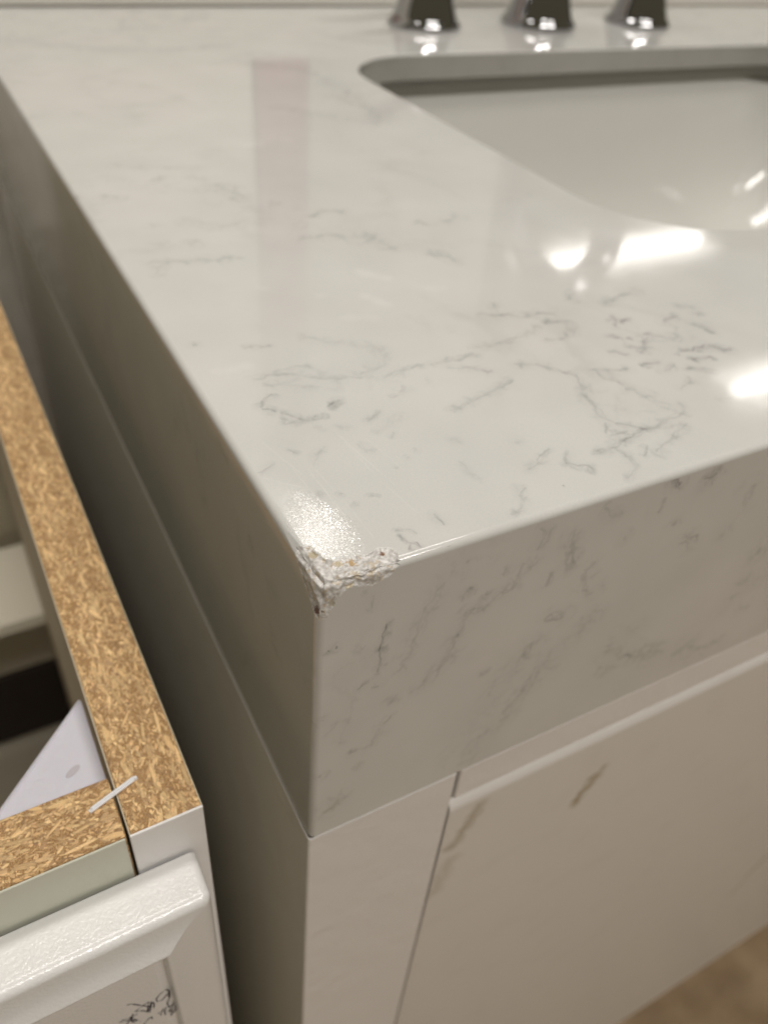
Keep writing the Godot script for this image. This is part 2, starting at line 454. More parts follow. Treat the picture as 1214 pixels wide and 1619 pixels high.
# Polished veined stone: drawn veins (millimetres), faint veins and clouds between them.
func stone(veins: Array, w: int, h: int, per_mm: float, seed: int, stretch: float, faint: float) -> ImageTexture:
	var dark := PackedFloat32Array()
	dark.resize(w * h)
	var halo := PackedFloat32Array()
	halo.resize(w * h)
	var other := [PackedFloat32Array(), PackedFloat32Array(), PackedFloat32Array()]
	for o in 3:
		other[o].resize(w * h)
	var wob := noise(seed, 0.05, FastNoiseLite.TYPE_SIMPLEX_SMOOTH, 3)
	var fine := noise(seed + 1, 0.16, FastNoiseLite.TYPE_SIMPLEX_SMOOTH, 2)
	var rng := RandomNumberGenerator.new()
	rng.seed = seed
	for vein in veins:
		var r_full: float = vein[0] * 0.62 * per_mm
		var tint: int = vein[2]
		var scratch: bool = tint == 3 and vein[0] < 0.45
		var wide: bool = vein[0] > 4.0 and vein[1] < 0.2
		for pass_ in (1 if scratch or wide else 4):
			var shift := 0.0 if scratch or pass_ == 0 else r_full * rng.randf_range(0.5, 1.6)
			var gain: float = vein[1] * (1.0 if pass_ == 0 else 0.5)
			var fat: float = 1.0 if scratch or wide else [0.55, 0.42, 0.42, 3.4][pass_]
			var veil: bool = pass_ == 3 or wide
			if veil:
				gain *= 1.5 if not wide else 1.2
			var phase := rng.randf() * 900.0
			for k in range(3, vein.size() - 3, 2):
				var a := Vector2(vein[k], vein[k + 1]) * per_mm
				var b := Vector2(vein[k + 2], vein[k + 3]) * per_mm
				var dist := a.distance_to(b)
				var step := maxf(0.7, r_full * 0.35)
				var count := int(dist / step) + 1
				var side := (b - a).orthogonal().normalized() if dist > 0.01 else Vector2.UP
				for s in count:
					var p := a.lerp(b, float(s) / count)
					var along := phase + (k * 37.0) + s * step
					var lv := wob.get_noise_2d(along / per_mm * 3.0, phase)
					if not scratch:
						p += side * (wob.get_noise_2d(p.x / per_mm * 2.0 + phase, p.y / per_mm * 2.0) * r_full * 2.2 + lv * shift)
					var r := r_full * fat * (0.6 if scratch else 0.45 + 0.55 * (fine.get_noise_2d(along / per_mm * 2.0, 7.0) + 0.7))
					r = clampf(r, 0.7, 400.0)
					var g := gain * clampf(0.66 + 0.8 * lv, 0.2, 1.0)
					var x0 := maxi(0, int(p.x - r))
					var x1 := mini(w - 1, int(p.x + r) + 1)
					var y0 := maxi(0, int(p.y - r))
					var y1 := mini(h - 1, int(p.y + r) + 1)
					for y in range(y0, y1 + 1):
						for x in range(x0, x1 + 1):
							var d2 := ((x - p.x) * (x - p.x) + (y - p.y) * (y - p.y)) / (r * r)
							if d2 < 1.0:
								var val := g * (1.0 - d2)
								var at := y * w + x
								if veil and tint != 3:
									if val > halo[at]:
										halo[at] = val
								elif tint == 0:
									if val > dark[at]:
										dark[at] = val
								elif val > other[tint - 1][at]:
									other[tint - 1][at] = val
	# clouds and faint veins over the whole sheet
	var cloud := noise_bytes(noise(seed + 2, 0.0022 * 4.0 / per_mm, FastNoiseLite.TYPE_SIMPLEX_SMOOTH, 4), w, h)
	var blotch := noise_bytes(noise(seed + 5, 0.006 * 4.0 / per_mm, FastNoiseLite.TYPE_SIMPLEX_SMOOTH, 3), w, h)
	var grain := noise_bytes(noise(seed + 3, 0.33, FastNoiseLite.TYPE_SIMPLEX, 2), w, h)
	var thread := noise(seed + 4, 0.0034 * 4.0 / per_mm, FastNoiseLite.TYPE_SIMPLEX_SMOOTH, 4)
	thread.fractal_type = FastNoiseLite.FRACTAL_RIDGED
	thread.domain_warp_enabled = true
	thread.domain_warp_amplitude = 60.0
	thread.domain_warp_frequency = 0.004 * 4.0 / per_mm
	var tb := noise_bytes(thread, w, int(h * stretch))
	var strand := noise(seed + 6, 0.10 / per_mm, FastNoiseLite.TYPE_SIMPLEX_SMOOTH, 5)
	strand.fractal_type = FastNoiseLite.FRACTAL_RIDGED
	strand.domain_warp_enabled = true
	strand.domain_warp_amplitude = 5.0 * per_mm
	strand.domain_warp_frequency = 0.06 / per_mm
	var sb := noise_bytes(strand, w, h)
	var out := PackedByteArray()
	out.resize(w * h * 3)
	var p1: PackedFloat32Array = other[0]
	var p2: PackedFloat32Array = other[1]
	var p3: PackedFloat32Array = other[2]
	for y in h:
		var ty := mini(int(y * stretch), int(h * stretch) - 1) * w
		for x in w:
			var at := y * w + x
			var c := cloud[at] / 255.0 - 0.5
			var b := blotch[at] / 255.0 - 0.5
			var gr := (grain[at] / 255.0 - 0.5) * 0.022
			var f := clampf((tb[ty + x] / 255.0 - 0.74) * 3.2, 0.0, 1.0) * clampf(c * 5.0 + 0.35, 0.0, 1.0) * faint
			var fil := clampf((sb[at] / 255.0 - 0.52) * 2.6, 0.0, 1.0)
			var d := clampf(dark[at] * (0.75 + 1.6 * b + gr * 12.0) + halo[at] * (0.16 + 1.0 * fil * fil) + f, 0.0, 1.0) * 0.62
			var q := clampf(p1[at] * (0.8 + 1.6 * b + gr * 9.0), 0.0, 1.0) * 0.62
			var s := p2[at] * 0.5
			var l := p3[at] * 0.5
			var lum := 0.805 + 0.034 * b + gr
			var rr := lum + 0.010 * c
			var gg := lum - 0.004 - 0.004 * c
			var bb := lum - 0.016 - 0.004 * c
			rr += (0.36 - rr) * d
			gg += (0.37 - gg) * d
			bb += (0.365 - bb) * d
			rr += (0.33 - rr) * q
			gg += (0.30 - gg) * q
			bb += (0.345 - bb) * q
			rr += (0.45 - rr) * s
			gg += (0.40 - gg) * s
			bb += (0.30 - bb) * s
			rr += (0.96 - rr) * l
			gg += (0.955 - gg) * l
			bb += (0.94 - bb) * l
			out[at * 3] = int(clampf(rr, 0.0, 1.0) * 255.0)
			out[at * 3 + 1] = int(clampf(gg, 0.0, 1.0) * 255.0)
			out[at * 3 + 2] = int(clampf(bb, 0.0, 1.0) * 255.0)
	return picture(out, w, h)


var WORN := PackedVector2Array([Vector2(-1, 37), Vector2(2.7, 36), Vector2(5.8, 33.4), Vector2(9.2, 25.4), Vector2(11.8, 16), Vector2(13.0, 4), Vector2(-1, 2)])


# How matt the top is: polished, with a rubbed, scratched patch next to the broken corner (millimetres from the corner).
func top_gloss(size: int) -> ImageTexture:
	var per_mm := size / (TOP_W * 1000.0)
	var d := PackedByteArray()
	d.resize(size * size * 3)
	var base := noise_bytes(noise(91, 0.02, FastNoiseLite.TYPE_SIMPLEX_SMOOTH, 4), size, size)
	var grit := noise_bytes(noise(92, 0.45, FastNoiseLite.TYPE_SIMPLEX, 2), size, size)
	for y in size:
		for x in size:
			var at := y * size + x
			var r := 0.068 + 0.04 * (base[at] / 255.0 - 0.5)
			if x < 17.0 * per_mm and y < 40.0 * per_mm:
				var p := Vector2(x, y) / per_mm
				if Geometry2D.is_point_in_polygon(p + Vector2(1, 1) * (grit[at] / 255.0 - 0.5) * 5.0, WORN):
					r = 0.165 + 0.12 * (grit[at] / 255.0 - 0.5)
			var b := int(clampf(r, 0.02, 1.0) * 255.0)
			d[at * 3] = b
			d[at * 3 + 1] = b
			d[at * 3 + 2] = b
	return picture(d, size, size)


# Grit of the rubbed patch by the broken corner; flat elsewhere.
func top_grit(size: int) -> ImageTexture:
	var per_mm := size / (TOP_W * 1000.0)
	var im := Image.create_empty(size, size, false, Image.FORMAT_RGBA8)
	im.fill(Color(0.5, 0.5, 1.0))
	var rng := RandomNumberGenerator.new()
	rng.seed = 5
	for y in int(38.0 * per_mm):
		for x in int(16.0 * per_mm):
			var p := Vector2(x, y) / per_mm + Vector2(rng.randf_range(-1, 1), rng.randf_range(-1, 1)) * 2.2
			if Geometry2D.is_point_in_polygon(p, WORN):
				im.set_pixel(x, y, Color(0.5 + rng.randf_range(-1.0, 1.0) * (0.006 + 0.0009 * p.x), 0.5 + rng.randf_range(-1.0, 1.0) * (0.006 + 0.0009 * p.x), 1.0))
	im.generate_mipmaps()
	return ImageTexture.create_from_image(im)


# Pressed wood chips: flakes of many sizes laid mostly along u. Returns [colour, normals].
func chipboard(w: int, h: int, per_mm: float, seed: int) -> Array:
	var rng := RandomNumberGenerator.new()
	rng.seed = seed
	var col := PackedByteArray()
	col.resize(w * h * 3)
	var high := PackedFloat32Array()
	high.resize(w * h)
	var g1 := noise_bytes(noise(seed, 0.12, FastNoiseLite.TYPE_SIMPLEX, 3), w, h)
	for i in w * h:
		var k := g1[i] / 255.0
		col[i * 3] = int(lerpf(118, 200, k))
		col[i * 3 + 1] = int(lerpf(86, 160, k))
		col[i * 3 + 2] = int(lerpf(50, 108, k))
		high[i] = k * 0.4
	var tones := [Color8(224, 189, 135), Color8(208, 170, 117), Color8(241, 208, 154), Color8(194, 154, 102), Color8(175, 138, 91), Color8(229, 184, 133), Color8(161, 124, 81), Color8(215, 177, 128), Color8(201, 163, 119), Color8(234, 198, 142)]
	var total := int(w * h / (per_mm * per_mm) * 1.5)
	for k in total:
		var big := rng.randf() < 0.035
		var long := (rng.randf_range(3.0, 8.0) if big else rng.randf_range(0.3, 2.4)) * per_mm
		var wide := (rng.randf_range(0.7, 1.5) if big else rng.randf_range(0.2, 0.95)) * per_mm
		var a := rng.randfn(0.0, 0.22 if big else 0.6)
		var c: Color = tones[rng.randi() % tones.size()]
		if not big and rng.randf() < 0.10:
			c = Color8(121, 88, 58)
		if big:
			c = c.lerp(Color8(255, 222, 161), 0.45)
		c = c.lerp(Color8(196, 164, 118), 0.48).lerp(Color8(204, 160, 122), rng.randf() * 0.2) * rng.randf_range(0.92, 1.13)
		var ct := cos(a)
		var st := sin(a)
		var px := rng.randf() * w
		var py := rng.randf() * h
		var lift := rng.randf_range(0.3, 1.0)
		var bend := rng.randf_range(-0.25, 0.25)
		var e := int(long / 2.0) + 1
		for yy in range(-e, e + 1):
			for xx in range(-e, e + 1):
				var u := (xx * ct + yy * st) / (long / 2.0)
				var vv := (-xx * st + yy * ct) / (wide / 2.0) + bend * u * u
				var q := u * u + vv * vv
				if q < 1.0:
					var x := posmod(int(px) + xx, w)
					var y := posmod(int(py) + yy, h)
					var at := y * w + x
					var streak := 0.80 + 0.34 * (g1[posmod(int(vv * 40.0 + k), h) * w + posmod(int(u * 6.0 + k * 3), w)] / 255.0)
					var rim := 0.86 if q > 0.78 else 1.0
					col[at * 3] = clampi(int(c.r * 255.0 * streak * rim), 0, 255)
					col[at * 3 + 1] = clampi(int(c.g * 255.0 * streak * rim), 0, 255)
					col[at * 3 + 2] = clampi(int(c.b * 255.0 * streak * rim), 0, 255)
					high[at] = lift * (1.0 - 0.5 * q)
	var im := Image.create_empty(w, h, false, Image.FORMAT_RGBA8)
	for y in h:
		for x in w:
			var k := high[y * w + x]
			im.set_pixel(x, y, Color(k, k, k))
	im.bump_map_to_normal_map(3.2)
	im.generate_mipmaps()
	return [picture(col, w, h), ImageTexture.create_from_image(im)]


# White paint with dried brown smears; each: [x, y, x, y, half width, strength] in millimetres from the door's top left corner.
func stained_paint(base: Color, size: int, metres: float, smears: Array, seed: int) -> ImageTexture:
	var f := noise(seed, 0.035, FastNoiseLite.TYPE_SIMPLEX_SMOOTH, 5)
	var b1 := noise_bytes(f, size, size)
	var b2 := noise_bytes(noise(seed + 1, 0.008, FastNoiseLite.TYPE_SIMPLEX_SMOOTH, 4), size, size)
	var per_mm := size / (metres * 1000.0)
	var d := PackedByteArray()
	d.resize(size * size * 3)
	for y in size:
		for x in size:
			var at := y * size + x
			var n1 := b1[at] / 255.0
			var k := clampf((b2[at] / 255.0 - 0.55) * 1.2, 0.0, 1.0) * (0.3 + 0.7 * n1) * 0.16
			var p := Vector2(x, y) / per_mm
			for s in smears:
				var a := Vector2(s[0], s[1])
				var e := Vector2(s[2], s[3])
				if p.x < minf(a.x, e.x) - 12.0 or p.x > maxf(a.x, e.x) + 12.0 or p.y < minf(a.y, e.y) - 12.0 or p.y > maxf(a.y, e.y) + 12.0:
					continue
				var q := p + Vector2(n1 - 0.5, b2[at] / 255.0 - 0.5) * 6.0
				var far: float = q.distance_to(Geometry2D.get_closest_point_to_segment(q, a, e)) / s[4]
				k = maxf(k, s[5] * clampf(1.0 - far, 0.0, 1.0) * clampf(0.25 + 1.6 * n1, 0.0, 1.0))
			var c := base.lerp(Color(0.56, 0.50, 0.40), clampf(k, 0.0, 1.0))
			d[at * 3] = int(c.r * 255.0)
			d[at * 3 + 1] = int(c.g * 255.0)
			d[at * 3 + 2] = int(c.b * 255.0)
	return picture(d, size, size)


func plain(c: Color, rough: float, metal := 0.0, spec := 0.5) -> StandardMaterial3D:
	var m := StandardMaterial3D.new()
	m.albedo_color = c
	m.roughness = rough
	m.metallic = metal
	m.metallic_specular = spec
	return m


func grained(m: StandardMaterial3D, scale: float, bump: float, seed: int, frequency := 0.02) -> StandardMaterial3D:
	m.uv1_triplanar = true
	m.uv1_world_triplanar = true
	m.uv1_scale = Vector3.ONE * scale
	m.normal_enabled = bump > 0.0
	if bump > 0.0:
		m.normal_texture = normal_map(seed, frequency, 6.0)
		m.normal_scale = bump
	return m


# ------------------------------------------------------------------ the broken corner
# a, b, c are millimetres inwards from the left, top and front faces.
var chip_top := PackedVector2Array([Vector2(-1, 12.5), Vector2(1.0, 12.3), Vector2(2.8, 11.2), Vector2(3.4, 9.2), Vector2(4.4, 6.5), Vector2(6.0, 5.3), Vector2(8.0, 5.4), Vector2(9.4, 4.5), Vector2(11.2, 4.8), Vector2(13.0, 4.4), Vector2(15.0, 5.3), Vector2(16.6, 5.0), Vector2(18.3, 3.4), Vector2(18.0, 1.0), Vector2(18.2, -1), Vector2(-1, -1)])
var chip_front := PackedVector2Array([Vector2(18.2, -1), Vector2(17.6, 1.0), Vector2(16.2, 2.4), Vector2(15.0, 3.6), Vector2(13.6, 3.9), Vector2(11.9, 4.8), Vector2(10.0, 3.6), Vector2(7.6, 3.0), Vector2(6.2, 3.3), Vector2(4.9, 4.2), Vector2(3.6, 6.2), Vector2(2.9, 7.6), Vector2(2.3, 9.6), Vector2(1.0, 10.0), Vector2(-1, 10.2), Vector2(-1, -1)])
var chip_left := PackedVector2Array([Vector2(12.5, -1), Vector2(11.2, 1.4), Vector2(9.0, 3.4), Vector2(6.3, 5.6), Vector2(4.4, 7.2), Vector2(2.6, 8.8), Vector2(1.2, 9.8), Vector2(-1, 10.2), Vector2(-1, -1)])


func inside_by(p: Vector2, poly: PackedVector2Array) -> float:   # how far p lies inside the outline; 0 outside
	if not Geometry2D.is_point_in_polygon(p, poly):
		return 0.0
	var best := 1e9
	for k in poly.size():
		var a := poly[k]
		var b := poly[(k + 1) % poly.size()]
		if (a.x < 0.0 and b.x < 0.0) or (a.y < 0.0 and b.y < 0.0):
			continue
		best = minf(best, p.distance_to(Geometry2D.get_closest_point_to_segment(p, a, b)))
	return best


func corner_block(mats: Dictionary, slab_sheet: Sheet, front_sheet: Sheet, side_sheet: Sheet) -> ArrayMesh:
	var ticks := PackedFloat32Array()
	var at := 0.0
	while at < 20.9:
		ticks.append(at / 1000.0)
		at += 0.24
	while at < 44.5:
		ticks.append(at / 1000.0)
		at += 0.8
	ticks.append(BLOCK)
	var n := ticks.size()
	var rough := noise(31, 0.42, FastNoiseLite.TYPE_SIMPLEX, 4)
	var coarse := noise(32, 0.16, FastNoiseLite.TYPE_SIMPLEX_SMOOTH, 2)
	var edge := noise(33, 0.5, FastNoiseLite.TYPE_SIMPLEX_SMOOTH, 3)
	var crack := noise(34, 0.28, FastNoiseLite.TYPE_SIMPLEX_SMOOTH, 3)
	crack.fractal_type = FastNoiseLite.FRACTAL_RIDGED
	var tint := noise(35, 0.55, FastNoiseLite.TYPE_SIMPLEX_SMOOTH, 2)
	var chip := Sheet.new()
	var stain := [[Vector3(0.6, 8.0, 1.2), 1.0, Color(0.10, 0.035, 0.015)], [Vector3(15.6, 0.3, 3.6), 0.55, Color(0.16, 0.07, 0.04)], [Vector3(12.4, 1.4, 1.2), 0.5, Color(0.2, 0.1, 0.05)], [Vector3(8.6, 0.5, 3.6), 0.8, Color(0.45, 0.30, 0.14)], [Vector3(8.4, 1.4, 1.6), 0.35, Color(0.05, 0.03, 0.02)], [Vector3(4.6, 1.0, 4.0), 0.75, Color(0.48, 0.36, 0.2)], [Vector3(7.4, 2.2, 0.6), 0.5, Color(0.4, 0.28, 0.14)], [Vector3(10.6, 0.6, 2.2), 0.3, Color(0.08, 0.04, 0.03)], [Vector3(2.6, 0.2, 8.8), 0.9, Color(0.45, 0.38, 0.26)], [Vector3(6.2, 0.4, 4.4), 0.7, Color(0.5, 0.42, 0.28)], [Vector3(6.8, 2.8, 0.5), 0.8, Color(0.42, 0.34, 0.2)], [Vector3(3.0, 6.0, 0.4), 0.7, Color(0.40, 0.37, 0.29)]]
	for face in 3:
		var pos := PackedVector3Array()
		var cut := PackedFloat32Array()
		var cols := PackedColorArray()
		pos.resize(n * n)
		cut.resize(n * n)
		cols.resize(n * n)
		for i in n:
			for j in n:
				var u := ticks[i]
				var w := ticks[j]
				var q := Vector3(u, 0, w) if face == 0 else Vector3(u, w, 0) if face == 1 else Vector3(0, w, u)   # inward distances
				var core := Vector3(maxf(q.x, R), maxf(q.y, R), maxf(q.z, R))
				var p := core + (q - core).normalized() * R
				# the ground facet along the left edge, wider towards the break
				var wear := clampf((36.0 - p.z * 1000.0) / 26.0, 0.0, 1.0)
				if wear > 0.0:
					var over := 0.0011 * wear - (p.x + p.y) / sqrt(2.0) * 0.98
					if over > 0.0:
						p += Vector3(1, 1, 0).normalized() * over
				var mm := q * 1000.0
				var wob := Vector2(edge.get_noise_3d(mm.x, mm.y, mm.z), edge.get_noise_3d(mm.x + 50.0, mm.y, mm.z)) * 0.55
				var s := inside_by((Vector2(mm.x, mm.z) if face == 0 else Vector2(mm.x, mm.y) if face == 1 else Vector2(mm.z, mm.y)) + wob, chip_top if face == 0 else chip_front if face == 1 else chip_left)
				cut[i * n + j] = s
				if s > 0.0:
					var dir := Vector3(exp(-mm.x / 3.5), exp(-mm.y / 3.5), exp(-mm.z / 3.5)).normalized()
					var ridge := crack.get_noise_3d(mm.x * 0.7, mm.y, mm.z)
					var deep := 0.38 + 0.30 * maxf(0.0, 6.5 - (mm.x + mm.y + mm.z)) + 0.75 * coarse.get_noise_3d(mm.x, mm.y, mm.z) + 0.26 * smoothstep(0.5, 4.0, mm.x) * rough.get_noise_3d(mm.x, mm.y, mm.z) - 0.12 * ridge
					# a long split running along the front of the break
					var split := absf((mm.y - mm.z) - (3.0 - 0.22 * mm.x) + 1.2 * coarse.get_noise_1d(mm.x * 2.0))
					if mm.x > 6.0 and mm.x < 14.0:
						deep += 0.55 * clampf(1.0 - split / 0.45, 0.0, 1.0)
					deep = maxf(deep, 0.06) * clampf(s / 0.7 + 0.25, 0.0, 1.0)
					p += dir * deep / 1000.0
					var k := 0.5 + 0.5 * tint.get_noise_3d(mm.x * 1.6, mm.y * 1.6, mm.z * 1.6)
					var c := Color(0.40, 0.38, 0.36).lerp(Color(0.72, 0.70, 0.68), clampf(k * 1.7 - 0.3, 0.0, 1.0))
					if tint.get_noise_3d(mm.x * 0.8 + 40.0, mm.y * 0.8, mm.z * 0.8) > 0.34:
						c = c.lerp(Color(0.48, 0.37, 0.22), 0.5)
					for b in stain:
						var dd: float = mm.distance_to(b[0]) / (b[1] * 1.35) + 0.5 * rough.get_noise_3d(mm.x * 3.0, mm.y * 3.0, mm.z * 3.0)
						if dd < 1.0:
							c = c.lerp(b[2], clampf((1.0 - dd) * 3.0, 0.0, 0.92))
					cols[i * n + j] = c
				pos[i * n + j] = Vector3(p.x, -p.y, -p.z)
				if s <= 0.0:
					cols[i * n + j] = Color(0.66, 0.64, 0.60)
		var nrm := PackedVector3Array()
		nrm.resize(n * n)
		var out_dir: Vector3 = [Vector3(-0.5, 1, 0.5), Vector3(-0.5, 0.5, 1), Vector3(-1, 0.5, 0.5)][face]
		for i in n:
			for j in n:
				var du := pos[mini(i + 1, n - 1) * n + j] - pos[maxi(i - 1, 0) * n + j]
				var dw := pos[i * n + mini(j + 1, n - 1)] - pos[i * n + maxi(j - 1, 0)]
				var c := du.cross(dw).normalized()
				nrm[i * n + j] = c if c.dot(out_dir) > 0.0 else -c
		for i in n:   # flat or rounded stone keeps exact normals
			for j in n:
				if cut[i * n + j] <= 0.0:
					var u := ticks[i]
					var w := ticks[j]
					var q := Vector3(u, 0, w) if face == 0 else Vector3(u, w, 0) if face == 1 else Vector3(0, w, u)
					var core := Vector3(maxf(q.x, R), maxf(q.y, R), maxf(q.z, R))
					var e := (q - core).normalized()
					if (face == 1) or maxf(q.x, q.y) > 0.004 or q.z > 0.036:
						nrm[i * n + j] = Vector3(e.x, -e.y, -e.z)
		for i in n - 1:
			for j in n - 1:
				var ids := [i * n + j, (i + 1) * n + j, (i + 1) * n + j + 1, i * n + j + 1]
				var broken := 0
				for k in ids:
					if cut[k] > 0.0:
						broken += 1
				var sheet: Sheet = chip if broken >= 2 else [slab_sheet, front_sheet, side_sheet][face]
				var corners := []
				for k in ids:
					var u := ticks[k / n]
					var w := ticks[k % n]
					var uv := Vector2(u, w) / TOP_W if face == 0 else Vector2(u / 0.2, w / 0.1) if face == 1 else Vector2(u / 0.6, w / 0.1)
					var it := [pos[k], nrm[k], uv]
					if broken >= 2:
						it.append(cols[k])
					corners.append(it)
				sheet.quad(corners[0], corners[1], corners[2], corners[3])
	return chip.mesh(mats.chip)


func build_counter(mats: Dictionary) -> void:
	var top := Sheet.new()
	var front := Sheet.new()
	var side := Sheet.new()
	var t := thing("vanity_counter", "white grey-veined polished stone vanity counter with a broken, patched front corner", "counter")
	var chip := corner_block(mats, top, front, side)
	var uv_top := func(p: Vector3) -> Vector2: return Vector2(p.x, -p.z) / TOP_W
	var uv_front := func(p: Vector3) -> Vector2: return Vector2(p.x / 0.2, -p.y / 0.1)
	var uv_side := func(p: Vector3) -> Vector2: return Vector2(-p.z / 0.6, -p.y / 0.1)
	# the flat of the top, around the fine corner and the sink opening
	for r in [[R, BLOCK, BACK, -BLOCK], [BLOCK, LONG, -BLOCK, -R], [BLOCK, 0.15, BACK, -BLOCK], [0.15, 0.67, BACK, -0.45], [0.15, 0.67, -0.07, -BLOCK], [0.67, LONG, BACK, -BLOCK]]:
		top.flat(Vector3(r[0], 0, r[2]), Vector3(r[1], 0, r[2]), Vector3(r[1], 0, r[3]), Vector3(r[0], 0, r[3]), Vector3.UP, uv_top)
	var loops := []
	var outer := PackedVector3Array()
	var rim := round_rect(-R, 0.055 + R, 0.0)
	var mid := Vector3((CUT[0] + CUT[1]) / 2.0, 0, (CUT[2] + CUT[3]) / 2.0)
	for p in rim:   # the square round the opening
		var d := p - mid
		var k := INF
		if absf(d.x) > 1e-6:
			k = minf(k, ((0.67 if d.x > 0 else 0.15) - mid.x) / d.x)
		if absf(d.z) > 1e-6:
			k = minf(k, ((-0.07 if d.z > 0 else -0.45) - mid.z) / d.z)
		outer.append(mid + d * k)
	for k in rim.size():
		var j := (k + 1) % rim.size()
		top.quad([outer[k], Vector3.UP, uv_top.call(outer[k])], [outer[j], Vector3.UP, uv_top.call(outer[j])], [rim[j], Vector3.UP, uv_top.call(rim[j])], [rim[k], Vector3.UP, uv_top.call(rim[k])])
		# the square's corners, which the rays to the outline cut off
		if (absf(outer[k].x - outer[j].x) > 1e-6) and (absf(outer[k].z - outer[j].z) > 1e-6):
			var q := Vector3(0.67 if outer[k].x > mid.x else 0.15, 0, -0.07 if outer[k].z > mid.z else -0.45)
			top.tri([outer[k], Vector3.UP, uv_top.call(outer[k])], [outer[j], Vector3.UP, uv_top.call(outer[j])], [q, Vector3.UP, uv_top.call(q)])
	for k in 6:
		var a := PI / 2.0 * k / 5.0
		loops.append(round_rect(-R + R * sin(a), 0.055 + R - R * sin(a), -R + R * cos(a)))
	loops.append(round_rect(0.0, 0.055, -SLAB))
	for i in loops.size() - 1:
		for k in rim.size():
			var j := (k + 1) % rim.size()
			var c := []
			for w in [[i, k], [i, j], [i + 1, j], [i + 1, k]]:
				var p: Vector3 = loops[w[0]][w[1]]
				var flat_in: Vector3 = loops[0][w[1]] - loops[5][w[1]]
				var a := PI / 2.0 * minf(w[0], 5) / 5.0
				c.append([p, (Vector3.UP * cos(a) - flat_in.normalized() * sin(a)).normalized(), uv_top.call(p) + Vector2(0, p.y / TOP_W)])
			top.quad(c[0], c[1], c[2], c[3])
	# underside
	top.flat(Vector3(0.0, -SLAB, BACK), Vector3(CUT[0] - 0.002, -SLAB, BACK), Vector3(CUT[0] - 0.002, -SLAB, -SLAB), Vector3(0.0, -SLAB, -SLAB), Vector3.DOWN, uv_top)
	# rounded front and left edges
	for k in 6:
		var a0 := PI / 2.0 * k / 6.0
		var a1 := PI / 2.0 * (k + 1) / 6.0
		var q := []
		for w in [[BLOCK, a0], [LONG, a0], [LONG, a1], [BLOCK, a1]]:
			var p := Vector3(w[0], -R + R * cos(w[1]), -R + R * sin(w[1]))
			q.append([p, Vector3(0, cos(w[1]), sin(w[1])), uv_top.call(p)])
		top.quad(q[0], q[1], q[2], q[3])
		q = []
		for w in [[-BLOCK, a0], [BACK, a0], [BACK, a1], [-BLOCK, a1]]:
			var p := Vector3(R - R * sin(w[1]), -R + R * cos(w[1]), w[0])
			q.append([p, Vector3(-sin(w[1]), cos(w[1]), 0), uv_top.call(p)])
		top.quad(q[0], q[1], q[2], q[3])
		q = []   # the upright edge below the corner
		for w in [[-BLOCK, a0], [-H, a0], [-H, a1], [-BLOCK, a1]]:
			var p := Vector3(R - R * sin(w[1]), w[0], -R + R * cos(w[1]))
			q.append([p, Vector3(-sin(w[1]), 0, cos(w[1])), uv_front.call(Vector3(p.x, p.y, 0))])
		front.quad(q[0], q[1], q[2], q[3])
	# aprons: outer faces, undersides and inner faces
	front.flat(Vector3(BLOCK, -R, 0), Vector3(LONG, -R, 0), Vector3(LONG, -H, 0), Vector3(BLOCK, -H, 0), Vector3.BACK, uv_front)
	front.flat(Vector3(R, -BLOCK, 0), Vector3(BLOCK, -BLOCK, 0), Vector3(BLOCK, -H, 0), Vector3(R, -H, 0), Vector3.BACK, uv_front)
	front.flat(Vector3(0, -H, -R), Vector3(LONG, -H, 0), Vector3(LONG, -H, -SLAB), Vector3(0, -H, -SLAB), Vector3.DOWN, uv_front)
	front.flat(Vector3(SLAB, -SLAB, -SLAB), Vector3(LONG, -SLAB, -SLAB), Vector3(LONG, -H, -SLAB), Vector3(SLAB, -H, -SLAB), Vector3.FORWARD, uv_front)
	side.flat(Vector3(0, -R, -BLOCK), Vector3(0, -R, BACK), Vector3(0, -H, BACK), Vector3(0, -H, -BLOCK), Vector3.LEFT, uv_side)
	side.flat(Vector3(0, -BLOCK, -R), Vector3(0, -BLOCK, -BLOCK), Vector3(0, -H, -BLOCK), Vector3(0, -H, -R), Vector3.LEFT, uv_side)
	side.flat(Vector3(0, -H, -SLAB), Vector3(SLAB, -H, -SLAB), Vector3(SLAB, -H, BACK), Vector3(0, -H, BACK), Vector3.DOWN, uv_side)
	side.flat(Vector3(SLAB, -SLAB, -SLAB), Vector3(SLAB, -SLAB, BACK), Vector3(SLAB, -H, BACK), Vector3(SLAB, -H, -SLAB), Vector3.RIGHT, uv_side)
	part("top_slab", top.mesh(mats.top), t)
	part("front_apron", front.mesh(mats.front), t)
	part("side_apron", side.mesh(mats.side), t)
	var b := part("broken_corner", chip, t)
	b.set_meta("label", "rough white broken corner patched with filler and brown specks")
	var splash := thing("backsplash", "low white stone backsplash strip along the back of the counter", "backsplash", Vector3(0, 0.0004, BACK))
	part("stone_strip", slab(Vector3(0, 0, -0.02), Vector3(LONG, 0.034, -0.0006), 0.001, mats.strip, 2.0), splash)


